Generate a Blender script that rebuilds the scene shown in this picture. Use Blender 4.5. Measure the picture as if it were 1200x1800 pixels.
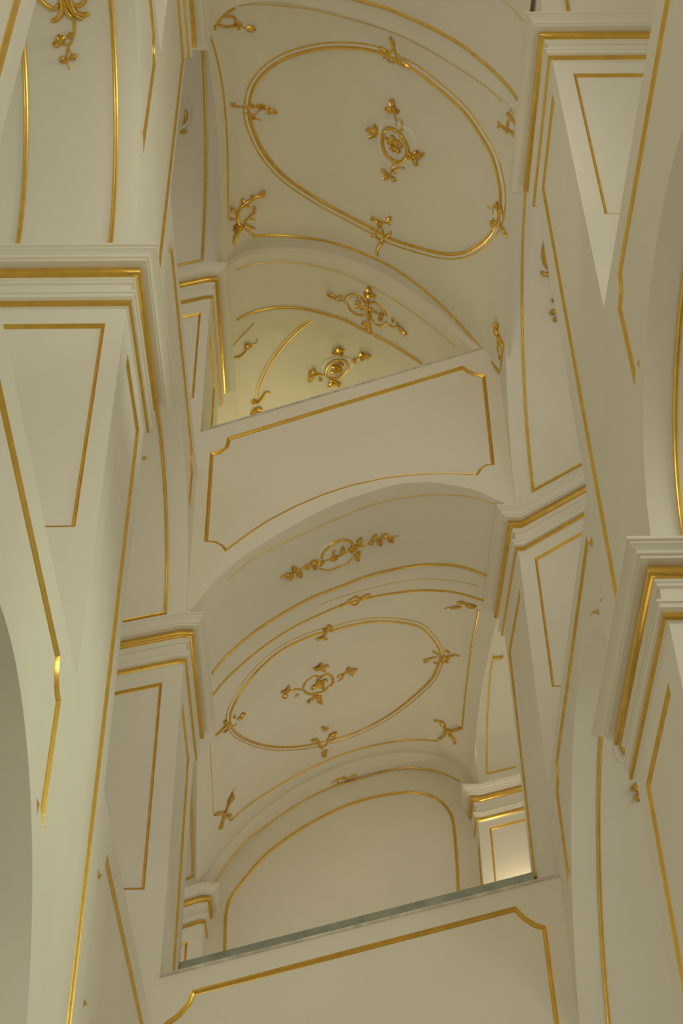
import bpy, math, random
import numpy as np
from mathutils import Vector, Matrix
from mathutils.bvhtree import BVHTree
from mathutils.geometry import tessellate_polygon

for o in list(bpy.data.objects):
    bpy.data.objects.remove(o)
SC = bpy.context.scene
COL = SC.collection

# ------------------------------------------------------------------ camera
# Survey of the stairwell: 1 survey unit = 0.4 m, origin at the camera,
# X to the right, Y into the building, Z up.  The two vanishing points of the
# photograph (1200 x 1800) give the orientation and the focal length.
S = 0.4
EYE = Vector((0, 0, 1.6))
PP = np.array([600., 900.])
VZ = np.array([551., -1919.]) - PP
VF = np.array([600., 3424.]) - PP
FOC = math.sqrt(-(VZ @ VF))
_z = np.array([*VZ, FOC]); _z /= np.linalg.norm(_z)
_y = np.array([*VF, FOC]); _y /= np.linalg.norm(_y)
_x = np.cross(_y, _z)
if _x[0] < 0:
    _x = -_x
ROT = np.array([_x, _y, _z])

cam_d = bpy.data.cameras.new('camera')
cam = bpy.data.objects.new('camera', cam_d)
COL.objects.link(cam)
cx, cy, cz = ROT @ np.array([1, 0, 0]), ROT @ np.array([0, -1, 0]), ROT @ np.array([0, 0, -1])
cam.matrix_world = Matrix(((cx[0], cy[0], cz[0], EYE[0]), (cx[1], cy[1], cz[1], EYE[1]),
                           (cx[2], cy[2], cz[2], EYE[2]), (0, 0, 0, 1)))
cam_d.sensor_fit = 'VERTICAL'
cam_d.sensor_height = 36
cam_d.lens = FOC / 1800 * 36
cam_d.clip_end = 200
SC.camera = cam

# ------------------------------------------------------------------ world, lights, exposure
W = bpy.data.worlds.new('daylight')
SC.world = W
W.use_nodes = True
W.node_tree.nodes['Background'].inputs[0].default_value = (1.0, 0.95, 0.83, 1)
W.node_tree.nodes['Background'].inputs[1].default_value = 0.48
SC.view_settings.view_transform = 'Standard'
SC.view_settings.look = 'None'
SC.view_settings.gamma = 1
SC.view_settings.use_curve_mapping = False
SC.view_settings.exposure = 0.07


def P(p):
    return Vector((p[0] * S, p[1] * S, p[2] * S)) + EYE


def area(name, loc, target, size, power, col, spread=180):
    d = bpy.data.lights.new(name, 'AREA')
    d.shape = 'RECTANGLE'; d.size = size[0]; d.size_y = size[1]
    d.energy = power; d.color = col; d.spread = math.radians(spread)
    o = bpy.data.objects.new(name, d); COL.objects.link(o)
    o.location = P(loc)
    o.rotation_euler = (P(target) - P(loc)).to_track_quat('-Z', 'Y').to_euler()
    return o


def bulb(name, loc, power, col, r=0.15):
    d = bpy.data.lights.new(name, 'POINT')
    d.energy = power; d.color = col; d.shadow_soft_size = r
    o = bpy.data.objects.new(name, d); COL.objects.link(o)
    o.location = P(loc)
    return o


# windows at right, lamp on the upper flight, and added fill lights
area('window_light', (40, 4, 24), (-4, 18, 17), (5.0, 4.0), 62, (0.88, 1.0, 0.82), 44)
area('hall_window_light', (10.0, -4.5, 12), (-4, 16, 18), (2.6, 3.4), 130, (0.88, 1.0, 0.82))
area('front_fill_light', (0.5, -46, 24), (0.7, 30, 28), (9.0, 8.0), 660, (1.0, 0.86, 0.73))  # added frontal fill, stands for no window or lamp
area('well_fill_light', (0.7, 27, -2.5), (0.7, 27, 20), (3.0, 3.6), 45, (1.0, 0.92, 0.77))  # added fill shining up the well from below
area('rear_vault_fill_light', (0.5, 39.0, 10.0), (0.5, 39.5, 30), (3.0, 2.4), 18, (1.0, 0.88, 0.66), 95)  # added fill to brighten the rear vault, no fixture modelled
bulb('flight_lamp_light', (0.5, 47.5, 38.0), 95, (1.0, 0.95, 0.62), 0.2)
sp = bpy.data.lights.new('parapet_fill_spot', 'SPOT')  # added spot that lifts the middle parapet, not a fitting of the stair
sp.energy = 240; sp.color = (1.0, 0.93, 0.80); sp.spot_size = math.radians(62); sp.spot_blend = 1.0; sp.shadow_soft_size = 0.25
spo = bpy.data.objects.new('parapet_fill_spot', sp); COL.objects.link(spo)
spo.location = P((0.7, 9.0, 24))
spo.rotation_euler = (P((0.7, 31.7, 33.5)) - P((0.7, 9.0, 24))).to_track_quat('-Z', 'Y').to_euler()

# ------------------------------------------------------------------ materials


def mat(name, base, rough, metal=0.0, var=0.06, scale=3.0, bump=0.05, bscale=40.0, spec=0.3):
    m = bpy.data.materials.new(name)
    m.use_nodes = True
    nt = m.node_tree
    b = nt.nodes['Principled BSDF']
    tc = nt.nodes.new('ShaderNodeTexCoord')
    n = nt.nodes.new('ShaderNodeTexNoise'); n.inputs['Scale'].default_value = scale
    n.inputs['Detail'].default_value = 5
    r = nt.nodes.new('ShaderNodeValToRGB')
    r.color_ramp.elements[0].position = 0.3
    r.color_ramp.elements[1].position = 0.7
    r.color_ramp.elements[0].color = (*[c * (1 - var) for c in base], 1)
    r.color_ramp.elements[1].color = (*[min(1, c * (1 + var)) for c in base], 1)
    nt.links.new(tc.outputs['Object'], n.inputs['Vector'])
    nt.links.new(n.outputs['Fac'], r.inputs['Fac'])
    nt.links.new(r.outputs['Color'], b.inputs['Base Color'])
    n2 = nt.nodes.new('ShaderNodeTexNoise'); n2.inputs['Scale'].default_value = bscale
    n2.inputs['Detail'].default_value = 3
    bp = nt.nodes.new('ShaderNodeBump'); bp.inputs['Strength'].default_value = bump
    bp.inputs['Distance'].default_value = 0.01
    nt.links.new(tc.outputs['Object'], n2.inputs['Vector'])
    nt.links.new(n2.outputs['Fac'], bp.inputs['Height'])
    nt.links.new(bp.outputs['Normal'], b.inputs['Normal'])
    b.inputs['Roughness'].default_value = rough
    b.inputs['Metallic'].default_value = metal
    b.inputs['Specular IOR Level'].default_value = spec
    return m


PLASTER = mat('white_plaster', (0.80, 0.755, 0.612), 0.75, var=0.02, scale=1.2, bump=0.04, spec=0.2)
STUCCO = mat('white_stucco', (0.82, 0.79, 0.67), 0.65, var=0.02, bump=0.08, spec=0.25)
GOLD = mat('gold_leaf', (0.74, 0.47, 0.085), 0.30, metal=0.8, var=0.10, scale=9, bump=0.10, bscale=50, spec=0.5)
GOLDPALE = mat('pale_gold_line', (0.80, 0.60, 0.22), 0.4, metal=0.6, var=0.1, bump=0.1, spec=0.5)
STONE = mat('green_grey_stone', (0.36, 0.40, 0.31), 0.35, var=0.2, scale=6, bump=0.05, spec=0.5)
LEDGE = mat('grey_ledge', (0.60, 0.56, 0.46), 0.7, var=0.25, scale=8)
FLOORM = mat('pale_stone_floor', (0.36, 0.33, 0.28), 0.5, var=0.1, scale=2)

# ------------------------------------------------------------------ mesh helpers


def link_mesh(name, V, F, m, parent=None, smooth=True, angle=35):
    me = bpy.data.meshes.new(name)
    me.from_pydata([tuple(P(v)) for v in V], [], [tuple(f) for f in F])
    me.materials.append(m)
    me.validate()
    if smooth:
        me.polygons.foreach_set('use_smooth', [True] * len(me.polygons))
        try:
            me.set_sharp_from_angle(angle=math.radians(angle))
        except Exception:
            pass
    o = bpy.data.objects.new(name, me)
    COL.objects.link(o)
    if parent is not None:
        o.parent = parent
    return o


def tag(o, label, cat, kind=None, group=None):
    o['label'] = label; o['category'] = cat
    if kind: o['kind'] = kind
    if group: o['group'] = group
    return o


def empty(name, loc, label, cat, kind=None, group=None):
    o = bpy.data.objects.new(name, None)
    COL.objects.link(o)
    # the parts keep their survey coordinates, the empty only carries them
    o.empty_display_size = 0.2
    return tag(o, label, cat, kind, group)


def ray(px, py):
    return ROT @ np.array([px - PP[0], py - PP[1], FOC])


def onY(p, Y):
    d = ray(*p); return d * (Y / d[1])


def onX(p, X):
    d = ray(*p); return d * (X / d[0])


def depth(p):
    return (ROT.T @ np.asarray(p, float))[2]


def bvh(V, F):
    return BVHTree.FromPolygons([Vector(v) for v in V], [tuple(f) for f in F])


def hit(surf, px):
    d = ray(*px)
    if isinstance(surf, tuple):
        ax, val = surf
        i = 'XYZ'.index(ax)
        p = d * (val / d[i])
        n = np.zeros(3); n[i] = -1 if d[i] > 0 else 1
        return p, n
    dv = Vector(d).normalized()
    org = Vector((0, 0, 0))
    for _ in range(4):           # every curved surface is a vault or a soffit: only its underside counts
        loc, nor, idx, dist = surf.ray_cast(org, dv)
        if loc is None:
            return None
        if nor.dot(dv) > 0:
            nor = -nor
        if nor.z < 0.03:
            return np.array(loc), np.array(nor)
        org = loc + dv * 0.01
    return None


def smooth_px(pts, step=5.0, closed=False):
    """Catmull-Rom through 2D or 3D points, resampled."""
    pts = [np.array(p, float) for p in pts]
    n = len(pts)
    out = []
    segs = n if closed else n - 1
    for i in range(segs):
        p1, p2 = pts[i % n], pts[(i + 1) % n]
        p0 = pts[(i - 1) % n] if (closed or i > 0) else 2 * p1 - p2
        p3 = pts[(i + 2) % n] if (closed or i + 2 < n) else 2 * p2 - p1
        k = max(1, int(np.linalg.norm(p2 - p1) / step))
        for j in range(k):
            t = j / k
            out.append(0.5 * (2 * p1 + (p2 - p0) * t + (2 * p0 - 5 * p1 + 4 * p2 - p3) * t * t
                              + (3 * p1 - p0 - 3 * p2 + p3) * t ** 3))
    if not closed:
        out.append(pts[-1])
    return out


def unit(v):
    v = np.asarray(v, float)
    l = np.linalg.norm(v)
    return v / l if l > 1e-9 else v


def sweep(pts, nors, prof, closed=False, scale=None):
    """prof: list of (across, out)."""
    n = len(pts); m = len(prof)
    V = []; F = []
    for i in range(n):
        a = pts[(i - 1) % n] if (closed or i > 0) else None
        b = pts[(i + 1) % n] if (closed or i < n - 1) else None
        d0 = unit(pts[i] - a) if a is not None else None
        d1 = unit(b - pts[i]) if b is not None else None
        if d0 is None: d0 = d1
        if d1 is None: d1 = d0
        nn = unit(nors[i])
        s0 = unit(np.cross(nn, d0)); s1 = unit(np.cross(nn, d1))
        s = s0 + s1
        if np.linalg.norm(s) < 1e-3: s = s0
        s = unit(s)
        k = 1 / max(0.45, float(s @ s1))
        sc = scale[i] if scale is not None else 1.0
        for (u, h) in prof:
            V.append(pts[i] + s * (u * k * sc) + nn * (h * sc))
    for i in range(n if closed else n - 1):
        j = (i + 1) % n
        for q in range(m - 1):
            F.append((i * m + q, i * m + q + 1, j * m + q + 1, j * m + q))
    if not closed:
        F.append(tuple(range(m)))
        F.append(tuple((n - 1) * m + q for q in range(m))[::-1])
    return V, F


def bead(w, h):
    return [(-w / 2, -0.02), (-w / 2, h * .55), (-w * .3, h), (-w * .08, h * .72), (w * .12, h * .72), (w * .3, h), (w / 2, h * .55), (w / 2, -0.02)]


def half(w, h):
    return [(-w / 2, -0.02)] + [(-w / 2 * math.cos(a), h * math.sin(a)) for a in [math.pi * k / 6 for k in range(0, 7)]] + [(w / 2, -0.02)]


def gild(name, parent, pts, nors, wpx=None, w=None, closed=False, prof=bead, m=None, hk=0.45):
    """A gilded moulding through 3D points."""
    pts = [np.asarray(p, float) for p in pts]
    if w is None:
        w = wpx * np.mean([depth(p) for p in pts]) / FOC
    V, F = sweep(pts, nors, prof(w, w * hk), closed)
    return link_mesh(name, V, F, m or GOLD, parent)


def trace(name, parent, surf, px, wpx, smooth=True, closed=False, prof=bead, m=None, step=7, hk=0.45):
    pp = smooth_px(px, step, closed) if smooth else [np.array(p, float) for p in px]
    H = [hit(surf, p) for p in pp]
    H = [h for h in H if h is not None]
    if len(H) < 2:
        print('TRACE MISS', name, px[0]); return None
    return gild(name, parent, [h[0] for h in H], [h[1] for h in H], wpx, closed=closed, prof=prof, m=m, hk=hk)


def prismY(outline, Y0, Y1):
    """outline: list of (x,z)."""
    n = len(outline)
    V = [(x, Y0, z) for x, z in outline] + [(x, Y1, z) for x, z in outline]
    F = [tuple(range(n)), tuple(range(2 * n - 1, n - 1, -1))]
    F += [(i, i + n, (i + 1) % n + n, (i + 1) % n) for i in range(n)]
    return V, F


def prismX(outline, X0, X1, rake=0.0):
    """outline: list of (y,z); rake = dz/dx."""
    n = len(outline)
    V = [(X0, y, z) for y, z in outline] + [(X1, y, z + rake * (X1 - X0)) for y, z in outline]
    F = [tuple(range(n)), tuple(range(2 * n - 1, n - 1, -1))]
    F += [(i, i + n, (i + 1) % n + n, (i + 1) % n) for i in range(n)]
    return V, F


def boxVF(x0, x1, y0, y1, z0, z1):
    V = [(x, y, z) for x in (x0, x1) for y in (y0, y1) for z in (z0, z1)]
    F = [(0, 1, 3, 2), (4, 6, 7, 5), (0, 4, 5, 1), (2, 3, 7, 6), (0, 2, 6, 4), (1, 5, 7, 3)]
    return V, F


def curve_sample(pts, n):
    """resample polyline (list of (a,b)) to n points equally in length, smooth first."""
    q = smooth_px(pts, 0.12)
    q = np.array(q)
    L = np.concatenate([[0], np.cumsum(np.linalg.norm(np.diff(q, axis=0), axis=1))])
    t = np.linspace(0, L[-1], n)
    return np.stack([np.interp(t, L, q[:, k]) for k in range(q.shape[1])], 1)


def loft(sections, thick=0.5):
    """sections: arrays of the same length of 3D points. A shell of some thickness."""
    k = len(sections); n = len(sections[0])
    V = [tuple(p) for s in sections for p in s]
    F = [(a * n + i, a * n + i + 1, (a + 1) * n + i + 1, (a + 1) * n + i) for a in range(k - 1) for i in range(n - 1)]
    low = list(F)
    o = len(V)
    V2 = V + [(p[0], p[1], p[2] + thick) for p in V]
    F2 = F + [tuple(o + q for q in f[::-1]) for f in F]
    for a in range(k - 1):
        F2.append((a * n, (a + 1) * n, o + (a + 1) * n, o + a * n))
        F2.append((a * n + n - 1, o + a * n + n - 1, o + (a + 1) * n + n - 1, (a + 1) * n + n - 1))
    for i in range(n - 1):
        F2.append((i, o + i, o + i + 1, i + 1))
        b = (k - 1) * n
        F2.append((b + i, b + i + 1, o + b + i + 1, o + b + i))
    return V2, F2, bvh(V, low)


# ------------------------------------------------------------------ plan of the stairwell (survey units)
XL, XR = -3.85, 5.33            # inner faces of the pillars
YN, YN2 = 18.5, 22.2            # front pair of pillars
YL2, YR2 = 21.95, 22.45         # their rear faces, left and right
YB, YB2 = 31.7, 35.7            # rear pair of pillars and rear arcade
YD, YE = 49.0, 50.1             # wall pilasters, end wall
PW = 5.0                        # width of a pillar
ZF = -4.0                       # floor (1.6 m under the camera)

CORN = [(0, -.10), (.05, -.08)], [(.05, -.08), (.10, -.05), (.10, .04), (.05, .07)], \
       [(.05, .07), (.13, .12), (.14, .2), (.17, .21), (.17, .26), (.05, .30), (.05, .57), (.10, .59), (.10, .64), (.13, .66), (.13, .73)], \
       None, \
       [(.13, .94), (.20, .95), (.34, .97), (.34, 1.02), (.39, 1.035), (.40, 1.08), (.46, 1.14), (.50, 1.155), (.50, 1.19), (.55, 1.205), (.55, 1.26), (0, 1.29)]
TOR = [(.13 + .115 * math.sin(a), .832 - .115 * math.cos(a)) for a in [math.pi * k / 8 for k in range(9)]]


def cornice(parent, path):
    """path: (x,y,z) along the pillar, outward = left of travel; z is the level of the thin gilded fillet."""
    path = [np.array(p, float) for p in path]
    n = len(path)
    mit = []
    for i in range(n):
        d0 = path[i] - path[i - 1] if i > 0 else path[1] - path[0]
        d1 = path[i + 1] - path[i] if i < n - 1 else path[-1] - path[-2]
        n0 = unit((-d0[1], d0[0])); n1 = unit((-d1[1], d1[0]))
        s = unit(n0 + n1)
        mit.append(s / max(0.3, float(s @ n1)))

    def strip(prof):
        V = []; F = []
        m = len(prof)
        for i in range(n):
            for (o, h) in prof:
                V.append((path[i][0] + mit[i][0] * o, path[i][1] + mit[i][1] * o, path[i][2] + h))
        for i in range(n - 1):
            for q in range(m - 1):
                F.append((i * m + q, i * m + q + 1, (i + 1) * m + q + 1, (i + 1) * m + q))
        return V, F
    V, F = [], []
    for pr in (CORN[0], CORN[2], CORN[4]):
        v, f = strip(pr)
        o = len(V); V += v; F += [tuple(o + q for q in g) for g in f]
    c = link_mesh('cornice', V, F, PLASTER, parent, angle=25)
    v, f = strip(CORN[1]); link_mesh('gilded_fillet', v, f, GOLD, c, angle=25)
    v, f = strip(TOR); link_mesh('gilded_torus', v, f, GOLD, c, angle=50)
    return c


def offset_poly(pts, d):
    """offset a closed 2D polygon inwards by d (negative: outwards)"""
    p = [np.array(a, float) for a in pts]
    n = len(p)
    area2 = sum(p[i][0] * p[(i + 1) % n][1] - p[(i + 1) % n][0] * p[i][1] for i in range(n))
    sg = 1 if area2 > 0 else -1
    out = []
    for i in range(n):
        a = unit(p[i] - p[i - 1]); b = unit(p[(i + 1) % n] - p[i])
        na, nb = np.array((-a[1], a[0])) * sg, np.array((-b[1], b[0])) * sg
        m = na + nb
        m = unit(m) if np.linalg.norm(m) > 1e-3 else na
        out.append(p[i] + m * (d / max(.4, float(m @ nb))))
    return out


def dedupe(pts):
    out = []
    for p in pts:
        if not out or np.linalg.norm(np.array(p) - np.array(out[-1])) > 1e-3:
            out.append(tuple(p))
    if np.linalg.norm(np.array(out[0]) - np.array(out[-1])) < 1e-3:
        out.pop()
    return out


def recess(parent, outline, hole, fn, w=.09, d=.055, m=None):
    """A wall face (fn maps plane coordinates and depth to space) with a sunk panel and a gilded bevel."""
    hole = dedupe(hole)
    o, i = offset_poly(hole, -w / 2), offset_poly(hole, w / 2)
    n = len(hole)
    V = [fn(a[0], a[1], 0) for a in outline] + [fn(a[0], a[1], 0) for a in o]
    T = tessellate_polygon([[Vector((a[0], a[1], 0)) for a in outline], [Vector((a[0], a[1], 0)) for a in o]])
    steps = ((0, 0), (.30, .50), (.42, .30), (.78, .78), (.86, .70), (1, 1))
    Vb, Fb = [], []
    for t, q in steps:
        Vb += [fn(p[0] * (1 - t) + r[0] * t, p[1] * (1 - t) + r[1] * t, d * q) for p, r in zip(o, i)]
    for st in range(len(steps) - 1):
        Fb += [(st * n + k, st * n + (k + 1) % n, (st + 1) * n + (k + 1) % n, (st + 1) * n + k) for k in range(n)]
    link_mesh('gilded_bevel', Vb, Fb, m or GOLD, parent, angle=20)
    link_mesh('sunk_panel', [fn(a[0], a[1], d) for a in i], [tuple(range(n))], PLASTER, parent, smooth=False)
    return V, [tuple(t) for t in T]


def merge(parts):
    V, F = [], []
    for v, f in parts:
        k = len(V); V += list(v); F += [tuple(k + q for q in g) for g in f]
    return V, F


def rect_frame(parent, surf_axis, val, pts, w, nsign, closed=True, name='gilded_frame'):
    """pts are 2D on the plane; surf_axis 'X' -> (y,z), 'Y' -> (x,z)."""
    if surf_axis == 'Y':
        P3 = [np.array((a, val, b)) for a, b in pts]; nn = np.array((0, nsign, 0))
    else:
        P3 = [np.array((val, a, b)) for a, b in pts]; nn = np.array((nsign, 0, 0))
    return gild(name, parent, P3, [nn] * len(P3), w=w, closed=closed)


def pillar(label, side, y0, y1, z0, z1, fillet=None, rake=0.0, front=None, sidef=None, frame_w=.085, name='pillar', group=None, srake=0.0):
    """side -1 left, +1 right. front: (xin, ztop, zbot), sidef: (y0,y1,ztop,zbot)."""
    if isinstance(side, tuple):
        side, xi = side
    else:
        xi = XL if side < 0 else XR
    xo = xi + side * PW
    e = empty(name, None, label, 'pillar', 'thing', group)
    V, F = boxVF(min(xi, xo), max(xi, xo), y0, y1, z0, z1)
    # faces of the box: 0 x-, 1 x+, 2 y-, 3 y+, 4 z-, 5 z+
    keep = dict(enumerate(F))
    parts = []
    if front:
        xin, zt, zb = front
        xout = xin + side * 1.95
        hole = [(xin, zt), (xin, zb), (xout, zb), (xout, zt + rake * (xout - xin))]
        parts.append(recess(e, [(xi, z0), (xo, z0), (xo, z1), (xi, z1)], hole, lambda a, b, d: (a, y0 + d, b), frame_w))
        keep.pop(2)
    if sidef:
        a, b2, zt, zb = sidef
        parts.append(recess(e, [(y0, z0), (y1, z0), (y1, z1), (y0, z1)], [(a, zt), (b2, zt + srake * (b2 - a)), (b2, zb), (a, zb)], lambda a, b, d: (xi + side * d, a, b), frame_w))
        keep.pop(1 if side < 0 else 0)
    V, F = merge([(V, list(keep.values()))] + parts)
    link_mesh('shaft', V, F, PLASTER, e, smooth=False)
    if fillet is not None:
        b = xi + side * 0.14
        zo = fillet + rake * (xo - b)
        fb = fillet + srake * (y1 - y0)
        if side < 0:
            path = [(xo, y1, fb), (xi, y1, fb), (xi, y0, fillet), (b, y0, fillet), (xo, y0, zo)]
        else:
            path = [(xo, y0, zo), (b, y0, fillet), (xi, y0, fillet), (xi, y1, fb), (xo, y1, fb)]
        cornice(e, path)
    return e


def slopeY(p, q, Y):
    a, b = onY(p, Y), onY(q, Y)
    return (b[2] - a[2]) / (b[0] - a[0])


# fillet levels measured at the pillar corners
Z_NL = onY((230, 537), YN)[2]
Z_NR2 = onY((970, 106), YN)[2]
Z_NR1 = onY((1168, 1087), YN)[2]
Z_BL1 = onY((321, 1164), YB)[2]
Z_BL2 = onY((381, 525), YB)[2]
Z_BR = onY((910, 967), YB)[2]
Z_NLU = onY((345, 95), YN2 + .2)[2] - 0.83
R_BL1 = slopeY((204, 1186), (318, 1163), YB)
R_BL2 = slopeY((320, 538), (380, 525), YB)
R_BR = slopeY((912, 966), (1020, 905), YB)
R_LL = slopeY((312, 1636), (357, 1621), YD)
R_RR = slopeY((838, 1443), (915, 1423), YD)
CT = 1.30                         # cornice height over the fillet

# ------------------------------------------------------------------ floor and outer walls (large, plain)
V, F = boxVF(-22, 24, -26, 58, ZF - .4, ZF)
tag(link_mesh('floor', V, F, FLOORM, smooth=False), 'pale stone floor at the foot of the stairwell', 'floor', 'structure')

V, F = boxVF(-22, 24, 2, 58, 54, 54.5)
tag(link_mesh('ceiling', V, F, PLASTER, smooth=False), 'plain slab closing the stair hall high above all vaults', 'ceiling', 'structure')

# ------------------------------------------------------------------ pillars


def pxf(a, b, Y):
    """front frame from its inner top and bottom corner pixels"""
    p, q = onY(a, Y), onY(b, Y)
    return ((p[0] + q[0]) / 2, p[2], q[2])


NL1 = pillar('near left square pillar with level gilded cornice and trapezoid gold panel', -1, YN, YL2, ZF, Z_NL + CT, Z_NL,
             front=pxf((181, 571), (128, 923), YN), sidef=(19.25, 21.35, Z_NL - .62, 8.0), srake=.066)
NL2 = pillar('upper shaft of the near left pillar rising to the top edge of the picture', -1, YN, YL2, Z_NL + CT, Z_NLU + CT, Z_NLU,
             front=(XL - .38, Z_NLU - .4, onY((268, 33), YN)[2]), sidef=(19.25, 21.7, Z_NLU - .62, 27.0))
NR1 = pillar('near right lower pillar with level gilded cornice cut by the right picture edge', 1, YN, YR2, ZF, Z_NR1 + CT, Z_NR1,
             front=(XR + .38, Z_NR1 - .45, 6.0), sidef=(19.25, 21.8, Z_NR1 - .75, 4.0), srake=-.07)
NR2 = pillar('near right upper pillar with level gilded cornice in the upper right corner', 1, YN, YR2, Z_NR1 + CT, Z_NR2 + CT, Z_NR2,
             front=pxf((1012, 131), (1064, 374), YN), sidef=(19.1, 21.65, Z_NR2 - .55, 17.4), srake=-.01)
p, q = pxf((284, 1202), (249, 1561), YB), None
BL1 = pillar('rear left lower pillar with sloping gilded cornice beside the lower opening', -1, YB, YB2, ZF, Z_BL1 + CT, Z_BL1, R_BL1,
             front=p, sidef=(YB + .6, YB + 2.9, Z_BL1 - .9, 8.0), srake=-.063)
BL2 = pillar('rear left upper pillar with sloping gilded cornice beside the upper opening', -1, YB, 36.4, Z_BL1 + CT, Z_BL2 + CT, Z_BL2, R_BL2,
             front=pxf((352, 550), (337, 698), YB), sidef=(YB + .6, YB + 3.2, Z_BL2 - .9, 29.0))
BR1 = pillar('rear right pillar with steeply sloping gilded cornice beside the lower opening', 1, YB, YB2 + .4, ZF, Z_BR + CT, Z_BR, R_BR,
             front=pxf((943, 982), (971, 1205), YB), sidef=(YB + .7, YB + 4.0, Z_BR - .9, 12.0), srake=.13)
NR3 = pillar('plain upper shaft over the upper right near pillar at the top edge of the picture', 1, YN, YR2, Z_NR2 + CT + .01, 52)
BR2 = pillar('plain upper shaft of the rear right pillar above the steep cornice', 1, YB, YB2 + .4, Z_BR + CT + .01, 52)
TL = pillar('plain pillar edge with a gold line in the upper left corner', -1, 5.5, 10.05, ZF, 34.0, None, sidef=(6.4, 9.5, 32.0, 6.0), frame_w=.1)
TR = pillar('plain pillar standing right of the viewer beside the near arch', 1, 5.5, 10.05, ZF, 36.0, None, sidef=(6.4, 9.5, 32.0, 6.0), frame_w=.1)
# wall pilasters of the outer wall, seen through the lower opening
XLL = onY((357, 1621), YD)[0]
XRR = onY((840, 1442), YD)[0]
Z_LL = onY((357, 1621), YD)[2]
Z_RR = onY((840, 1442), YD)[2]
fr = onY((862, 1456), YD)
RRp = pillar('far right wall pilaster lit from below by a lamp behind the marble coping', (1, XRR), YD, YE, ZF, Z_RR + CT, Z_RR, R_RR,
             front=(fr[0], fr[2], 20.0), sidef=(YD + .3, YE - .2, Z_RR - .8, 20.0), name='wall_pilaster')
fl = onY((327, 1657), YD)
LLp = pillar('far left wall pilaster with stepped gilded cornice seen behind the lower opening', (-1, XLL), YD, YE, ZF, Z_LL + CT, Z_LL, R_LL,
             front=(fl[0], fl[2], 20.0), name='wall_pilaster')

# ------------------------------------------------------------------ side arcade walls with an arch below and a parapet above


def concave(c, a, b, n=5):
    """points of a quarter circle bulging towards the frame centre, from a to b around corner c"""
    c, a, b = np.array(c), np.array(a), np.array(b)
    return [tuple(c + (a - c) * math.cos(t) + (b - c) * math.sin(t)) for t in [math.pi / 2 * k / n for k in range(n + 1)]]


class Arch:
    """rampant half ellipse between two springers"""

    def __init__(self, y0, y1, z0, z1, zc):
        self.yc, self.a = (y0 + y1) / 2, (y1 - y0) / 2
        self.y0, self.z0, self.z1 = y0, z0, z1
        self.b = zc - (z0 + z1) / 2

    def base(self, y): return self.z0 + (self.z1 - self.z0) * (y - self.y0) / (2 * self.a)

    def pt(self, t):
        y = self.yc - self.a * math.cos(t)
        return y, self.base(y) + self.b * math.sin(t)

    def z(self, y):
        return self.base(y) + self.b * math.sqrt(max(0., 1 - ((y - self.yc) / self.a) ** 2))

    def nor(self, t):
        return np.array((0, math.cos(t) * self.b, -math.sin(t) * self.a))


def side_wall(name, label, side, y0, y1, zs, zc, zt, rake=0.0, gtop=.65, inset=(.95, .95), zs_frame=True, xi=None, xo=None,
              zs0=None, zt1=None, r=.45, dl=.55):
    xi = xi if xi is not None else (XL if side < 0 else XR)
    xi += side * (0.012 if y0 >= YL2 - .1 else -0.01)
    xo = xo if xo is not None else xi + side * 6.5
    A = Arch(y0, y1, zs if zs0 is None else zs0, zs, zc)
    zt1 = zt if zt1 is None else zt1
    N = 56
    arc = [A.pt(math.pi * k / N) for k in range(N + 1)]
    out = [(y0, zt)] + arc + [(y1, zt1)]
    V, F = prismX(out, xi, xo, rake)
    # soffit surface for the mouldings and the ornament
    n = N + 1
    Vs = [(xi, y, z) for y, z in arc] + [(xo, y, z + rake * (xo - xi)) for y, z in arc]
    Fs = [(i, i + 1, n + i + 1, n + i) for i in range(N)]
    surf = bvh(Vs, Fs)
    if zs_frame:
        yl, yr = y0 + inset[0], y1 - inset[1]

        def g(y): return zt + (zt1 - zt) * (y - y0) / (y1 - y0) - gtop
        za = A.z
        pts = concave((yr, g(yr)), (yr - r, g(yr - r)), (yr, g(yr) - r))
        zbr = max(za(yr) + dl + r, za(yr - r) + dl)
        pts += [(yr, zbr)] if zbr < g(yr) - r else []
        pts += concave((yr, zbr - r), (yr, zbr), (yr - r, za(yr - r) + dl))[1:]
        for k in range(1, 20):
            y = yr - r + (yl + r - yr + r) * k / 20
            pts.append((y, za(y) + dl))
        zbl = max(za(yl) + dl + r, za(yl + r) + dl)
        pts += concave((yl, zbl - r), (yl + r, za(yl + r) + dl), (yl, zbl))
        pts += concave((yl, g(yl)), (yl, g(yl) - r), (yl + r, g(yl + r)))
        tmp = bpy.data.objects.new('tmp', None); COL.objects.link(tmp)
        face = recess(tmp, out, pts, lambda a, b, d: (xi + side * d, a, b), .085)
        V, F = merge([(V, F[1:]), face])
        o = link_mesh(name, V, F, PLASTER)
        for c in list(tmp.children):
            c.parent = o
        bpy.data.objects.remove(tmp)
    else:
        o = link_mesh(name, V, F, PLASTER)
    tag(o, label, 'wall', 'structure')
    return o, surf, A


def soffit_box(parent, side, A, rake, dx0, dx1, w, lift=.35, xi=None):
    """closed gilded frame following the soffit, its ends a little above both springers"""
    xi = xi if xi is not None else (XL if side < 0 else XR)
    t0 = math.asin(min(.9, lift / A.b)); t1 = math.pi - t0

    def pt(t, dx):
        y, z = A.pt(t)
        return np.array((xi + side * dx, y, z + rake * side * dx))
    ts = [t0 + (t1 - t0) * k / 44 for k in range(45)]
    pts = [pt(t, dx0) for t in ts] + [pt(t, dx1) for t in ts[::-1]]
    nn = [A.nor(t) for t in ts]
    nn = nn + nn[::-1]
    return gild('gilded_moulding', parent, pts, nn, w=w, closed=True)


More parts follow.
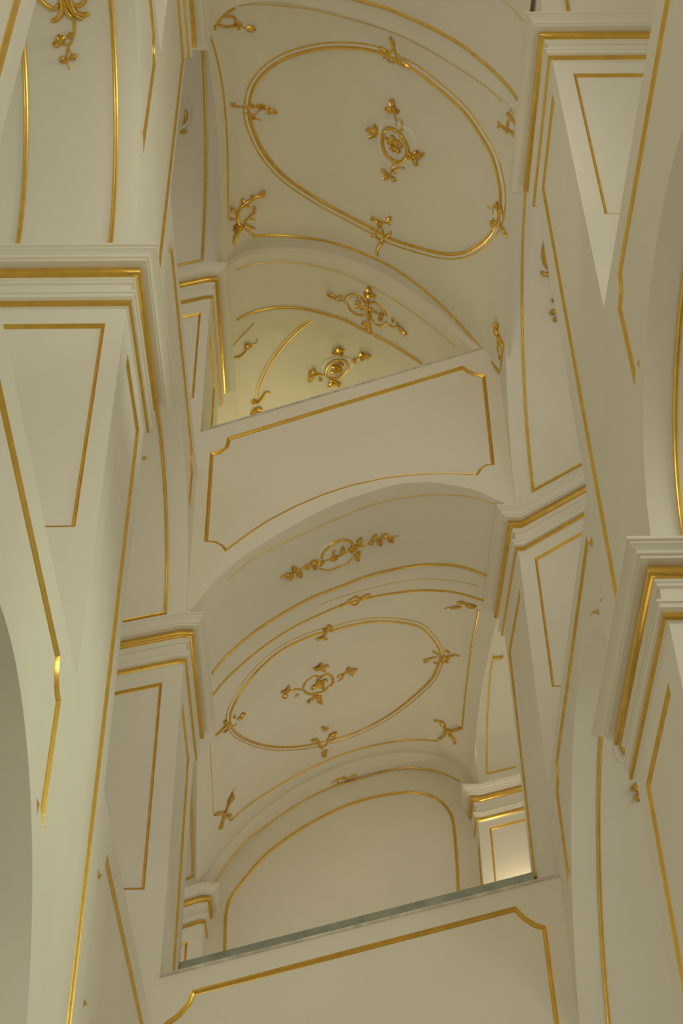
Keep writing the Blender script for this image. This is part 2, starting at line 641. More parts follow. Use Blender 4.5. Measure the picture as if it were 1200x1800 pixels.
# name, label, side, y0, y1, far springer, crown, parapet top, rake
def mk(name, label, side, y0, y1, zs, zc, zt, rake=0.0, box=None, **k):
    o, s, A = side_wall(name, label, side, y0, y1, zs, zc, zt, rake, **k)
    if box:
        soffit_box(o, side, A, rake, box[0], box[1], .09, *box[2:], xi=k.get('xi'))
    return o, s


wL1, sL1 = mk('wall_left', 'lower left near arcade wall whose level parapet meets the near left pillar', -1, 10.05, YN, 6.9, 11.5, 14.05)
wL2, sL2 = mk('wall_left', 'lower left rear arcade wall with sloping looking parapet and small arched niche', -1, YL2, YB, 10.2, 11.35, 14.35, inset=(.4, .95), r=.7, zs0=8.6)
wL3, sL3 = mk('wall_left', 'upper left rear arcade wall between the two left pillars with its hanging gold panel', -1, YL2, YB, Z_BL1 + CT, 29.3, 31.8,
              R_BL1, box=(.58, 3.6, .5), inset=(.8, .95), zs0=Z_NL + CT + .2)
wL4, sL4 = mk('wall_left', 'upper left near arcade wall over the near left pillar cornice', -1, 10.05, YN, Z_NL + CT, 29.0, 32.3, 0, box=(.48, 2.34), inset=(.95, .42))
wL5, sL5 = mk('wall_left', 'topmost left arcade arch over the upper rear left pillar cornice', -1, YL2, YB, Z_BL2 + CT, 48.2, 51.5, R_BL2, box=(.6, 2.6, .95), zs_frame=False, zs0=Z_NLU + CT, xi=XL + .22)
wR1, sR1 = mk('wall_right', 'upper right near arcade wall over the lower right pillar cornice', 1, 10.05, YN, Z_NR1 + CT, 19.9, 22.55, 0, box=(.53, 2.9), zt1=22.8)
wR2, sR2 = mk('wall_right', 'lower right rear arcade wall with narrow gold panel and arch opening under it', 1, YR2, YB, Z_BR - 15.3, 19.5, 21.75, R_BR * .5, box=(.65, 3.4), zs0=16.4, zt1=20.75, inset=(.32, .95), gtop=.5, dl=.4)
wR3, sR3 = mk('wall_right', 'upper right rear arch over the steep cornice of the rear right pillar', 1, YR2, YB, Z_BR + CT, 37.4, 40, R_BR, box=(.56, 3.4, .6), zs_frame=False, zs0=Z_NR2 + CT - .4, xi=XR + .07)
wR4, sR4 = mk('wall_right', 'topmost right near arch over the upper right pillar cornice', 1, 10.05, YN, Z_NR2 + CT, 38.5, 41.0, 0, box=(.62, 3.0), zs_frame=False)
# arches over the rear flight towards the outer wall
wR5, sR5, _ = side_wall('wall_right', 'far right arch springing from the lamp lit pilaster', 1, YB2 + .4, YD, Z_RR + CT, 36.6, 39.0, R_RR, zs_frame=False, xi=XR + .25)
wL6, sL6, _ = side_wall('wall_left', 'far left arch springing from the stepped far pilaster cornice', -1, YB2, YD, Z_LL + CT, 33.2, 36.0, R_LL, zs_frame=False, xi=XLL + .05)

# ------------------------------------------------------------------ rear arcade: parapets, arches, opening
E0 = [(335, 1080), (345, 1060), (368, 1031), (400, 1000), (450, 963), (530, 915), (600, 882), (690, 853), (735, 848), (770, 849),
      (830, 860), (868, 876), (893, 893)]
c0 = np.array([onY(p, YB) for p in E0])[:, [0, 2]]
c0[0][0] = XL
c0[-1][0] = XR
C0 = curve_sample(c0, 61)
mL, mR = onY((360, 757), YB), onY((835, 617), YB)
mk_ = (mR[2] - mL[2]) / (mR[0] - mL[0])


def ztopM(x): return mL[2] + mk_ * (x - mL[0])


out = [tuple(p) for p in C0] + [(XR, ztopM(XR)), (XL, ztopM(XL))]
Mpx = [(402, 770)] + [(399, 784), (388, 793)] + [(372, 797), (362, 950)] + [(378, 951), (391, 958)] + [(397, 966)] + \
      [(430, 941), (470, 914), (520, 888), (570, 867), (620, 851), (680, 838), (740, 832), (790, 831), (838, 833)] + \
      [(845, 822), (855, 816)] + [(866, 815), (850, 660)] + [(835, 657), (822, 652)] + [(813, 645)]


def wall_with_panel(name, out, y0, y1, px, w):
    V, F = prismY(out, y0, y1)
    tmp = bpy.data.objects.new('tmp', None); COL.objects.link(tmp)
    hole = [(q[0], q[2]) for q in (onY(p, y0) for p in px)]
    face = recess(tmp, out, hole, lambda a, b, d: (a, y0 + d, b), w, .06)
    V, F = merge([(V, F[1:]), face])
    o = link_mesh(name, V, F, PLASTER)
    for c in list(tmp.children):
        c.parent = o
    bpy.data.objects.remove(tmp)
    return o


M = wall_with_panel('wall_back', out, YB, YB2, Mpx, .11)
tag(M, 'middle parapet wall with long gilded panel over the rampant lower arch', 'wall', 'structure')
n = len(C0)
sBand1 = bvh([(x, YB, z) for x, z in C0] + [(x, YB2, z) for x, z in C0], [(i, i + 1, n + i + 1, n + i) for i in range(n - 1)])


def capslab(parent, zf, y0, y1, t=.1, over=.08):
    x0, x1 = XL + .0, XR - .0
    V = [(x, y, zf(x) + dz) for x in (x0, x1) for y in (y0 - over, y1) for dz in (0, t)]
    F = [(0, 1, 3, 2), (4, 6, 7, 5), (0, 4, 5, 1), (2, 3, 7, 6), (0, 2, 6, 4), (1, 5, 7, 3)]
    return link_mesh('cap_slab', V, F, LEDGE, parent, smooth=False)


capslab(M, ztopM, YB, YB + 1.0, .05, .04)
PL = ('Y', YB)
# mouldings on the soffit of the lower arch
trace('gilded_moulding', M, sBand1, [(400, 1019), (440, 985), (480, 962), (525, 941), (600, 908), (650, 888), (700, 876), (750, 870), (800, 870), (840, 876), (876, 888)], 2.6, m=GOLDPALE)
trace('gilded_moulding', M, sBand1, [(372, 1183), (400, 1150), (450, 1108), (500, 1076), (550, 1049), (600, 1030), (650, 1011), (720, 995), (775, 992), (815, 997), (857, 1012)], 5.5)

# lower parapet with the marble coping
bL, bR = onY((272, 1721), YB), onY((986, 1540), YB)
bk = (bR[2] - bL[2]) / (bR[0] - bL[0])


def ztopB(x): return bL[2] + bk * (x - bL[0])


out = [(x, z - 18.6) for x, z in C0] + [(XR, ztopB(XR)), (XL, ztopB(XL))]
Bpx = [(340, 1744), (331, 1764), (314, 1784), (292, 1800), (284, 1920), (980, 1990), (989, 1880), (957, 1631), (939, 1625), (921, 1613), (905, 1597)]
B = wall_with_panel('wall_back', out, YB, YB + 1.6, Bpx, .11)
tag(B, 'lowest parapet wall with gilded panel under the green marble coping', 'wall', 'structure')
capslab(B, ztopB, YB, YB + 1.0, .06, .05)
# marble coping, standing behind the parapet between the pillars
YC = YB2 - .2
g0, g1 = onY((305, 1694), YC), onY((931, 1534), YC)
gk = (g1[2] - g0[2]) / (g1[0] - g0[0])
x0, x1 = XL + .02, XR - .02
V = [(x, y, g0[2] + gk * (x - g0[0]) + dz) for x in (x0, x1) for y in (YC, YC + .9) for dz in (-.9, 0)]
F = [(0, 1, 3, 2), (4, 6, 7, 5), (0, 4, 5, 1), (2, 3, 7, 6), (0, 2, 6, 4), (1, 5, 7, 3)]
cop = link_mesh('marble_coping', V, F, STONE, smooth=False)
tag(cop, 'sloping green grey marble coping on the lowest parapet', 'coping')

# upper opening: arch wall above it
E2 = [(393, 490), (403, 468), (420, 455), (450, 447), (490, 445), (540, 448), (600, 463), (660, 487), (720, 525), (780, 570), (835, 617), (848, 629)]
B2 = [(394, 598), (412, 580), (440, 567), (475, 561), (510, 560), (540, 563), (575, 570), (600, 579), (630, 590), (665, 607), (700, 627), (725, 645), (790, 695), (840, 745)]
YU = 34.7
c2 = np.array([onY(p, YB + .03) for p in E2]); c2b = np.array([onY(p, YU) for p in B2])
q2 = curve_sample(c2, 61); q2b = curve_sample(c2b, 61)
V, F, sBand2 = loft([q2, q2b], 3.5)
A2 = link_mesh('wall_back', V, F, PLASTER)
tag(A2, 'rampant arch band over the upper opening with a double ring ornament on its soffit', 'wall', 'structure')
trace('gilded_moulding', A2, sBand2, [(416, 475), (440, 466), (480, 461), (520, 462), (565, 470), (600, 480), (650, 502), (700, 532), (750, 567), (800, 610)], 2.6, m=GOLDPALE)
trace('gilded_moulding', A2, sBand2, [(415, 562), (440, 550), (475, 542), (505, 540), (540, 544), (600, 560), (630, 575), (660, 590), (700, 612), (742, 639)], 5)

# ------------------------------------------------------------------ ceilings
# vault over the well
EW = [(383, 480), (398, 464), (412, 450), (440, 438), (490, 434), (545, 437), (605, 451), (668, 477), (728, 514), (790, 560), (845, 609), (868, 642), (884, 672), (893, 700)]
EN = [(363, 70), (370, 52), (382, 34), (405, 12), (440, 1), (480, -2), (520, 3), (600, 21), (680, 47), (750, 79), (830, 128), (880, 167), (899, 186), (912, 203)]
w1 = np.array([onY(p, YB) for p in EW]); w2 = np.array([onY(p, YN2) for p in EN])
n1, n2 = curve_sample(w1, 81), curve_sample(w2, 81)
secs = []
for k in range(13):
    t = k / 12
    s_ = n1 * (1 - t) + n2 * t
    u = np.linspace(0, 1, 81)
    s_[:, 0] += 0.22 * math.sin(math.pi * t) * (1 - u) ** 3
    secs.append(s_)
V, F, sV2 = loft([secs[0] + np.array((0, .2, 0))] + secs)
CE = link_mesh('ceiling', V, F, PLASTER)
tag(CE, 'sloping vault over the well carrying the large upper oval', 'ceiling', 'structure')
trace('gilded_moulding', CE, sV2, [(370, 66), (380, 100), (390, 150), (396, 210), (399, 260), (400, 350), (400.5, 384)], 4.5)
trace('gilded_moulding', CE, sV2, [(400.5, 384), (411, 386)], 4, smooth=False)
trace('gilded_moulding', CE, sV2, [(432, 402), (444, 414)], 3.5, smooth=False)
trace('gilded_moulding', CE, sV2, [(444, 414), (500, 414), (560, 421), (600, 431), (640, 446), (690, 470), (740, 505), (790, 550), (830, 594), (860, 632), (880, 656)], 5)
trace('gilded_moulding', CE, sV2, [(407, 14), (420, 10), (460, 8), (520, 13), (560, 20), (600, 30), (650, 44), (700, 62), (750, 87), (800, 117), (850, 150), (882, 178)], 2.2, m=GOLDPALE)

# arch band between the front pillars, continuing as ceiling of the front flight
sec = []
for y in (YN2, 20.9, 19.7, YN):
    s_ = n2.copy(); s_[:, 1] = y
    sec.append(s_)
sec = [s_ - np.array((0, 0, .12)) for s_ in sec]
V, F, sBandN = loft(sec)
CN = link_mesh('ceiling', V, F, PLASTER)
tag(CN, 'arch band between the front pillars at the top edge of the picture', 'ceiling', 'structure')
trace('gilded_moulding', CN, sBandN, [(590, -14), (628, 0), (677, 14), (733, 37), (779, 60), (818, 84), (861, 119), (889, 147), (903, 164), (914, 181)], 6)
trace('gilded_moulding', CN, sBandN, [(860, -20), (883, 0), (903, 17), (920, 38)], 2.5, m=GOLDPALE)
s3 = n2[14:66].copy(); s3[:, 1] = YN; s3[:, 2] += .15
s4 = n2[14:66].copy(); s4[:, 1] = 10.0; s4[:, 2] += .15
V, F, _s = loft([s3, s4])
tag(link_mesh('ceiling', V, F, PLASTER), 'vault over the front flight above the picture', 'ceiling', 'structure')

# vault over the rear flight, lower level
CD = [(345, 1562), (353, 1550), (362, 1535), (400, 1482), (450, 1430), (525, 1377), (600, 1342), (660, 1324), (720, 1317), (770, 1325), (815, 1353), (833, 1385)]
cb = C0.copy()
sb = np.array([(x, YB2, z) for x, z in cb])
sd = curve_sample(np.array([onY(p, YD) for p in CD]), 61)
secs = [sb * (1 - k / 10) + sd * (k / 10) for k in range(11)]
for k, s_ in enumerate(secs):
    u = np.linspace(0, 1, 61)
    s_[:, 0] += -0.25 * math.sin(math.pi * k / 10) * u ** 4
V, F, sV1 = loft(secs)
C1 = link_mesh('ceiling', V, F, PLASTER)
tag(C1, 'vault over the rear flight carrying the small lower oval', 'ceiling', 'structure')
trace('gilded_moulding', C1, sV1, [(560, 1064), (600, 1049), (655, 1033), (700, 1023), (750, 1018), (800, 1021), (848, 1032)], 2, m=GOLDPALE)
trace('gilded_moulding', C1, sV1, [(372, 1223), (400, 1190), (450, 1146), (500, 1111), (550, 1085), (600, 1064), (650, 1050), (700, 1041), (750, 1037), (800, 1041), (850, 1055)], 5)
trace('gilded_moulding', C1, sV1, [(369, 1312), (372, 1370), (375, 1432)], 2, m=GOLDPALE)
trace('gilded_moulding', C1, sV1, [(407, 1440), (440, 1412), (500, 1374), (560, 1343), (620, 1319), (680, 1305), (730, 1300), (769, 1302)], 4)
trace('gilded_moulding', C1, sV1, [(812, 1281), (818, 1220), (828, 1140), (841, 1072)], 3.5)

# arch ring in front of the end wall
r0 = sd.copy(); r0[:, 2] -= .16; r0[:, 1] = YD
r1 = r0.copy(); r1[:, 1] = YE
V, F, sRing = loft([r0, r1], .8)
RG = link_mesh('ceiling', V, F, PLASTER)
tag(RG, 'narrow arch ring in front of the end wall', 'ceiling', 'structure')
trace('gilded_moulding', RG, sRing, [(375, 1550), (400, 1515), (435, 1475), (475, 1445), (525, 1412), (565, 1390), (600, 1377), (650, 1362), (700, 1351), (735, 1350), (775, 1358), (808, 1373)], 3.6)
# end wall
V, F = boxVF(-12, 14, YE, YE + 1, ZF, 48)
EWL = link_mesh('wall_back', V, F, PLASTER, smooth=False)
tag(EWL, 'plain end wall with a rampant gilded lunette line seen through the lower opening', 'wall', 'structure')
trace('gilded_frame', EWL, ('Y', YE), [(393, 1720), (395, 1662), (397, 1610), (405, 1580), (430, 1545), (465, 1505), (510, 1470), (550, 1445), (600, 1420), (640, 1406), (680, 1397), (720, 1393), (750, 1397), (775, 1410), (792, 1432), (798, 1460), (802, 1510), (805, 1560), (809, 1640)], 5)

# vault beyond the upper opening
v0 = q2b + np.array((0, 0.0, 1.0))
v1 = v0.copy(); v1[:, 1] = 48.9; v1[:, 2] += .5
ext0 = np.array([v0[0] + np.array((-2.2, 0, -3.5)), v0[0] + np.array((-1.0, 0, -1.6))])
ext1 = np.array([v1[0] + np.array((-2.2, 0, -3.5)), v1[0] + np.array((-1.0, 0, -1.6))])
V, F, sV3 = loft([np.vstack([ext0 * (1 - t) + ext1 * t, v0 * (1 - t) + v1 * t]) for t in np.linspace(0, 1, 7)])
C3 = link_mesh('ceiling', V, F, PLASTER)
tag(C3, 'lamp lit vault seen through the upper opening', 'ceiling', 'structure')
trace('gilded_moulding', C3, sV3, [(410, 607), (425, 590), (447, 568)], 3, m=GOLDPALE)
trace('gilded_moulding', C3, sV3, [(420, 742), (419, 720), (418, 700)], 1.5, m=GOLDPALE)

# gold frames on soffits seen beyond pillars
trace('gilded_moulding', wR5, sR5, [(866, 1150), (860, 1200), (857, 1250), (855, 1300), (855.5, 1360)], 2.5)
trace('gilded_moulding', wR5, sR5, [(855.5, 1360), (880, 1354), (906, 1348)], 3, smooth=False)
trace('gilded_moulding', wL6, sL6, [(333, 1375), (336, 1430), (338, 1500), (338, 1541)], 4)
trace('gilded_moulding', wL6, sL6, [(338, 1541), (318, 1548)], 4, smooth=False)

# ------------------------------------------------------------------ gilded ovals


def oval(label, surf, px, off, w_in, w_out):
    """px runs clockwise on the picture; the outer bead lies off pixels further out"""
    e = empty('oval_moulding', None, label, 'moulding', 'thing')
    p = smooth_px(px, 7, True)
    c = np.mean(p, 0)
    q = []
    n = len(p)
    for i in range(n):
        t = unit(p[(i + 1) % n] - p[i - 1]); nn = np.array((t[1], -t[0]))
        if nn @ (p[i] - c) < 0: nn = -nn
        q.append(p[i] + nn * off)
    for nm, pts, w, pr in (('inner_bead', p, w_in, bead), ('outer_bead', q, w_out, half)):
        H = [hit(surf, a) for a in pts]
        H = [h for h in H if h]
        gild(nm, e, [h[0] for h in H], [h[1] for h in H], w, closed=True, prof=pr)
    # the plain plaster band lying between both beads
    H = [hit(surf, (a + b) / 2) for a, b in zip(p, q)]
    H = [h for h in H if h]
    gild('plaster_band', e, [h[0] for h in H], [h[1] for h in H], off, closed=True, m=STUCCO, prof=half, hk=.12)
    return e


OV2 = [(600, 83), (640, 86), (675, 95), (725, 120), (765, 150), (810, 190), (840, 230), (865, 275), (877, 320), (880, 350), (876, 385), (860, 415), (835, 435), (810, 445),
       (780, 446), (740, 437), (685, 419), (655, 402), (600, 373), (550, 345), (500, 310), (465, 270), (445, 230), (437, 200), (440, 170), (450, 145), (470, 122), (500, 103), (535, 91), (565, 85)]
oval('large tilted gilded oval on the vault over the well', sV2, OV2, 8.5, 6.5, 3.2)
OV1 = [(590, 1106), (620, 1098), (660, 1092), (700, 1093), (737, 1101), (757, 1119), (770, 1138), (774, 1155), (768, 1175), (755, 1197), (725, 1225), (690, 1252), (650, 1275),
       (610, 1292), (570, 1303), (530, 1311), (490, 1313), (455, 1308), (425, 1296), (410, 1284), (403, 1268), (404, 1255), (412, 1235), (430, 1205), (455, 1175), (490, 1145), (530, 1124), (560, 1113)]
oval('smaller gilded oval on the vault over the rear flight', sV1, OV1, 6.0, 5.0, 2.4)
o3 = empty('oval_moulding', None, 'part of a gilded oval on the lamp lit vault beyond the upper opening', 'moulding', 'thing')
for nm, dx, w in (('inner_bead', 3.5, 3), ('outer_bead', -2.5, 2)):
    H = [hit(sV3, a) for a in smooth_px([(549 + dx, 560), (522 + dx, 580), (495 + dx, 608), (473 + dx, 638), (458 + dx, 668), (452 + dx, 688), (450 + dx, 704)], 6)]
    H = [h for h in H if h]
    gild(nm, o3, [h[0] for h in H], [h[1] for h in H], w, prof=half)

# ------------------------------------------------------------------ rococo ornaments
random.seed(4)


class Orn:
    def __init__(self, label, surf, ox, oy, sc, name='rococo_ornament', cat='ornament'):
        self.e = empty(name, None, label, cat, 'thing')
        self.s, self.ox, self.oy, self.sc = surf, ox, oy, sc

    def px(self, p): return (self.ox + p[0] / self.sc, self.oy + p[1] / self.sc)

    def h(self, p):
        return hit(self.s, self.px(p))

    def S(self, pts, w0, w1=None, m=None, name='scroll', lift=.32):
        w1 = w1 or w0
        w0, w1 = w0 * 1.36, w1 * 1.36
        pp = smooth_px(pts, max(6, 2.2 * self.sc))
        H = [self.h(p) for p in pp]
        H = [a for a in H if a]
        if len(H) < 2: print('MISS', name, self.e['label'], self.px(pts[0])); return
        n = len(H)
        k = depth(H[0][0]) / FOC / self.sc
        V, F = [], []
        R = 8
        P3 = [a[0] for a in H]
        for i in range(n):
            t = i / (n - 1)
            r = 0.5 * (w0 + (w1 - w0) * t) * k
            if i == 0 or i == n - 1: r *= .55
            d = unit(P3[min(i + 1, n - 1)] - P3[max(i - 1, 0)])
            nn = unit(H[i][1]); s = unit(np.cross(nn, d))
            c = P3[i] + nn * r * lift * 1.6
            for q in range(R):
                a = 2 * math.pi * q / R
                V.append(c + s * r * math.cos(a) + nn * r * 1.1 * math.sin(a))
        for i in range(n - 1):
            for q in range(R):
                F.append((i * R + q, i * R + (q + 1) % R, (i + 1) * R + (q + 1) % R, (i + 1) * R + q))
        F.append(tuple(range(R))[::-1]); F.append(tuple((n - 1) * R + q for q in range(R)))
        link_mesh(name, V, F, m or GOLD, self.e, angle=60)

    def L(self, a, b, w, name='leaf'):
        A, B_ = self.h(a), self.h(b)
        if not A or not B_: return
        k = depth(A[0]) / FOC / self.sc
        p0, p1 = A[0], B_[0]
        nn = unit(A[1] + B_[1])
        d = p1 - p0; ln = np.linalg.norm(d); d = unit(d)
        s = unit(np.cross(nn, d))
        w = w * k * .84
        V, F = [], []
        N = 6
        prof = (.28, .75, 1.0, .92, .6, .04)
        for i in range(N):
            t = i / (N - 1)
            lift = w * (.30 + .75 * math.sin(t * 2.4))
            c = p0 + d * ln * t
            hw = w * prof[i]
            V += [c - s * hw + nn * (lift * .55), c - s * hw * .5 + nn * (lift + w * .10), c + nn * (lift * .8),
                  c + s * hw * .5 + nn * (lift + w * .10), c + s * hw + nn * (lift * .55), c + nn * (-.02)]
        for i in range(N - 1):
            for q in range(6):
                F.append((i * 6 + q, i * 6 + (q + 1) % 6, (i + 1) * 6 + (q + 1) % 6, (i + 1) * 6 + q))
        F.append(tuple(range(6))[::-1]); F.append(tuple((N - 1) * 6 + q for q in range(6)))
        link_mesh(name, V, F, GOLD, self.e, angle=40)

    def F(self, c, r, name='flower', n=5):
        A = self.h(c)
        if not A: return
        k = depth(A[0]) / FOC / self.sc
        r = r * k * 1.12
        nn = unit(A[1]); s = unit(np.cross(nn, (0.3, 0.9, 0.2))); t = np.cross(nn, s)
        V, F = [], []
        rings = [(0.0, .55), (.30, .62), (.42, .40), (.72, .66), (1.0, .42), (.9, -.05)]
        M_ = 4 * n
        ph = random.random() * 6
        for (q, hh) in rings:
            for j in range(M_):
                a = 2 * math.pi * j / M_ + ph
                rr = q * r * (1 + .22 * math.cos(n * a) * (q > .5))
                V.append(A[0] + s * rr * math.cos(a) + t * rr * math.sin(a) + nn * hh * r * (1 + .12 * math.cos(n * a)))
        for i in range(len(rings) - 1):
            for j in range(M_):
                F.append((i * M_ + j, i * M_ + (j + 1) % M_, (i + 1) * M_ + (j + 1) % M_, (i + 1) * M_ + j))
        link_mesh(name, V, F, GOLD, self.e, angle=60)

    def Wh(self, c, rx, ry, rot=0, n=22, name='shell_backing'):
        """white scalloped stucco shell lying behind the gilding"""
        rot = math.radians(rot)
        rows = [(1.03, -.01), (1.0, .035), (.93, .05), (.84, .025), (.80, .008), (.0, .008)]
        H = []
        M_ = 4 * n
        C = self.h(c)
        if not C: return
        k = depth(C[0]) / FOC / self.sc
        V, F = [], []
        for (q, hh) in rows:
            for j in range(M_):
                a = 2 * math.pi * j / M_
                f = q * (1 + .035 * abs(math.sin(n * a / 2)) * (q > .82) + .10 * math.sin(3 * a + 1))
                x, y = rx * f * math.cos(a), ry * f * math.sin(a)
                p = (c[0] + x * math.cos(rot) - y * math.sin(rot), c[1] + x * math.sin(rot) + y * math.cos(rot))
                A = self.h(p) or C
                V.append(A[0] + unit(A[1]) * hh * min(rx, ry) * k * (1 + .5 * abs(math.sin(n * a / 2)) * (q > .82)))
        for i in range(len(rows) - 1):
            for j in range(M_):
                F.append((i * M_ + j, i * M_ + (j + 1) % M_, (i + 1) * M_ + (j + 1) % M_, (i + 1) * M_ + j))
        link_mesh(name, V, F, STUCCO, self.e, angle=45)


def build(label, surf, ox, oy, sc, items, name='rococo_ornament', cat='ornament'):
    o = Orn(label, surf, ox, oy, sc, name, cat)
    for it in items:
        k = it[0]
        if k == 'S': o.S(*it[1:])
        elif k == 'L': o.L(*it[1:])
        elif k == 'F': o.F(*it[1:])
        elif k == 'W': o.Wh(*it[1:])
        elif k == 'T': o.S(*it[1:], name='stem')
        elif k == 'R': o.S(*it[1:], name='ring')
        elif k == 'P': o.S(it[1], it[2], it[2], STUCCO, 'plaster_rim')
    return o


build('gilded cartouche in the middle of the large upper oval', sV2, 630, 160, 9.23, [
    ('W', (610, 850), 290, 390, -18),
    ('R', [(650, 670), (570, 610), (480, 600), (420, 650), (400, 740), (395, 850), (420, 950), (480, 1050), (560, 1110), (640, 1150)], 45),
    ('R', [(680, 690), (750, 790), (800, 900), (805, 1000), (770, 1080), (700, 1140), (620, 1150)], 52),
    ('S', [(650, 665), (705, 620), (715, 540), (690, 470), (650, 450)], 34, 14),
    ('T', [(600, 560), (625, 500), (590, 420), (580, 330), (545, 220)], 22),
    ('L', (560, 330), (440, 255), 70), ('L', (570, 330), (670, 310), 60), ('L', (540, 240), (565, 120), 70), ('L', (580, 330), (600, 240), 45), ('L', (560, 330), (500, 335), 45),
    ('L', (290, 670), (130, 600), 65), ('L', (290, 670), (270, 530), 60), ('L', (290, 680), (190, 750), 65), ('F', (315, 665), 36),
    ('F', (560, 910), 62), ('F', (650, 840), 58), ('L', (580, 850), (450, 740), 60), ('L', (590, 820), (550, 700), 55), ('L', (600, 920), (690, 990), 65), ('L', (670, 840), (720, 920), 55), ('L', (560, 860), (480, 830), 45),
    ('F', (880, 1050), 66), ('L', (900, 1060), (1080, 1010), 60), ('L', (900, 1070), (960, 1210), 60), ('L', (900, 1040), (970, 960), 55), ('L', (880, 1060), (820, 1090), 45), ('L', (940, 1050), (1000, 1100), 50),
    ('S', [(630, 1150), (560, 1220), (540, 1300), (500, 1370)], 40, 22), ('S', [(590, 1340), (600, 1280), (660, 1235), (720, 1240), (755, 1270)], 36, 24),
    ('L', (500, 1360), (430, 1420), 65), ('L', (460, 1340), (385, 1250), 55), ('L', (540, 1390), (615, 1460), 60), ('L', (520, 1330), (490, 1400), 45)], 'stucco_cartouche', 'cartouche')

build('gilded clasp with a rose on the left end of the large oval', sV2, 395, 150, 12, [
    ('T', [(130, 390), (220, 440), (340, 450), (430, 480)], 34, 24), ('L', (240, 440), (115, 385), 55), ('W', (570, 530), 130, 75, 0, 12),
    ('R', [(445, 460), (500, 570), (580, 610), (660, 590), (710, 520)], 24), ('S', [(430, 430), (560, 465), (670, 440)], 34), ('F', (770, 450), 68), ('F', (680, 430), 38),
    ('L', (830, 470), (965, 495), 50), ('L', (900, 520), (1110, 565), 66), ('L', (900, 540), (970, 600), 45), ('S', [(385, 555), (440, 600), (520, 625)], 34, 26), ('F', (420, 330), 32), ('F', (590, 690), 48), ('F', (570, 420), 34),
    ('S', [(620, 680), (700, 730), (770, 722)], 28, 16)], 'oval_clasp', 'clasp')
build('gilded clasp with a leafy tuft on the upper edge of the large oval', sV2, 640, 50, 10.9, [
    ('L', (575, 350), (500, 155), 70), ('R', [(540, 405), (490, 470), (480, 560), (450, 605), (540, 655), (610, 635), (605, 500), (580, 410), (530, 405)], 26), ('W', (545, 530), 60, 90, 0, 8),
    ('L', (450, 480), (295, 340), 66), ('L', (450, 490), (370, 370), 55), ('L', (430, 520), (375, 560), 45), ('F', (570, 370), 38), ('F', (450, 490), 40), ('F', (690, 650), 52), ('L', (640, 580), (905, 745), 85), ('L', (630, 560), (760, 700), 75), ('F', (620, 510), 34)], 'oval_clasp', 'clasp')
build('gilded clasp with double acanthus on the right end of the large oval', sV2, 830, 340, 15, [
    ('S', [(660, 230), (650, 350), (690, 500), (735, 650), (740, 800), (700, 890)], 55, 34), ('W', (620, 560), 70, 200, -18, 10), ('S', [(545, 380), (550, 560)], 25), ('L', (780, 590), (800, 350), 110),
    ('S', [(550, 700), (610, 800), (540, 950)], 55, 45), ('F', (520, 790), 72), ('L', (650, 440), (670, 200), 80), ('F', (830, 960), 80), ('L', (850, 980), (930, 1160), 60), ('F', (570, 350), 44), ('F', (420, 350), 26), ('F', (485, 385), 26), ('F', (690, 500), 50), ('S', [(540, 640), (640, 760), (700, 880)], 28)], 'oval_clasp', 'clasp')
build('gilded clasp with a hanging curl on the lower edge of the large oval', sV2, 630, 370, 13.3, [
    ('R', [(440, 430), (420, 550), (450, 660), (520, 690), (575, 640), (575, 500), (540, 410), (470, 410)], 38), ('W', (510, 530), 65, 130, 0, 8), ('S', [(560, 750), (500, 800), (440, 920), (435, 1020), (490, 1070)], 60, 34), ('F', (490, 280), 78),
    ('S', [(290, 200), (340, 155), (420, 190)], 46, 36), ('L', (420, 240), (290, 195), 50), ('S', [(520, 250), (620, 280), (700, 290), (740, 350)], 34), ('L', (690, 270), (765, 125), 66), ('L', (690, 260), (680, 150), 40),
    ('S', [(600, 605), (700, 575), (770, 485)], 56, 46), ('L', (430, 450), (295, 420), 60), ('L', (430, 560), (315, 590), 55), ('S', [(605, 640), (620, 720), (570, 770)], 28), ('F', (470, 370), 40)], 'oval_clasp', 'clasp')
build('gilded corner scroll in the upper left of the well vault', sV2, 360, 0, 12, [
    ('S', [(590, 170), (480, 210), (400, 310), (300, 350), (210, 450), (200, 540)], 48, 60), ('W', (480, 450), 170, 90, 0, 10), ('S', [(330, 360), (480, 345), (620, 365), (650, 430), (610, 500)], 40), ('S', [(270, 520), (420, 560), (560, 550), (660, 540)], 44),
    ('L', (250, 365), (85, 330), 60), ('L', (240, 380), (90, 390), 55), ('L', (230, 530), (190, 635), 55), ('T', [(680, 510), (790, 575), (890, 575)], 26), ('L', (860, 575), (1070, 605), 85), ('L', (880, 590), (990, 665), 55), ('L', (880, 570), (960, 525), 45),
    ('L', (680, 550), (730, 620), 45), ('L', (470, 220), (605, 165), 66), ('L', (650, 480), (775, 515), 55)], 'corner_scroll', 'ornament')
build('gilded corner scroll beside the upper right pillar cornice', sV2, 850, 180, 17.1, [
    ('S', [(720, 300), (850, 470), (960, 620), (1000, 760), (960, 900)], 90, 60), ('S', [(800, 200), (890, 380)], 45), ('S', [(450, 650), (560, 720), (700, 800), (850, 880), (940, 980)], 76, 66), ('F', (720, 660), 66), ('F', (930, 970), 76), ('F', (700, 860), 60),
    ('L', (570, 730), (425, 560), 66), ('L', (560, 730), (420, 735), 60), ('S', [(760, 520), (735, 700)], 66), ('W', (860, 680), 110, 170, -20, 8)], 'corner_scroll', 'ornament')
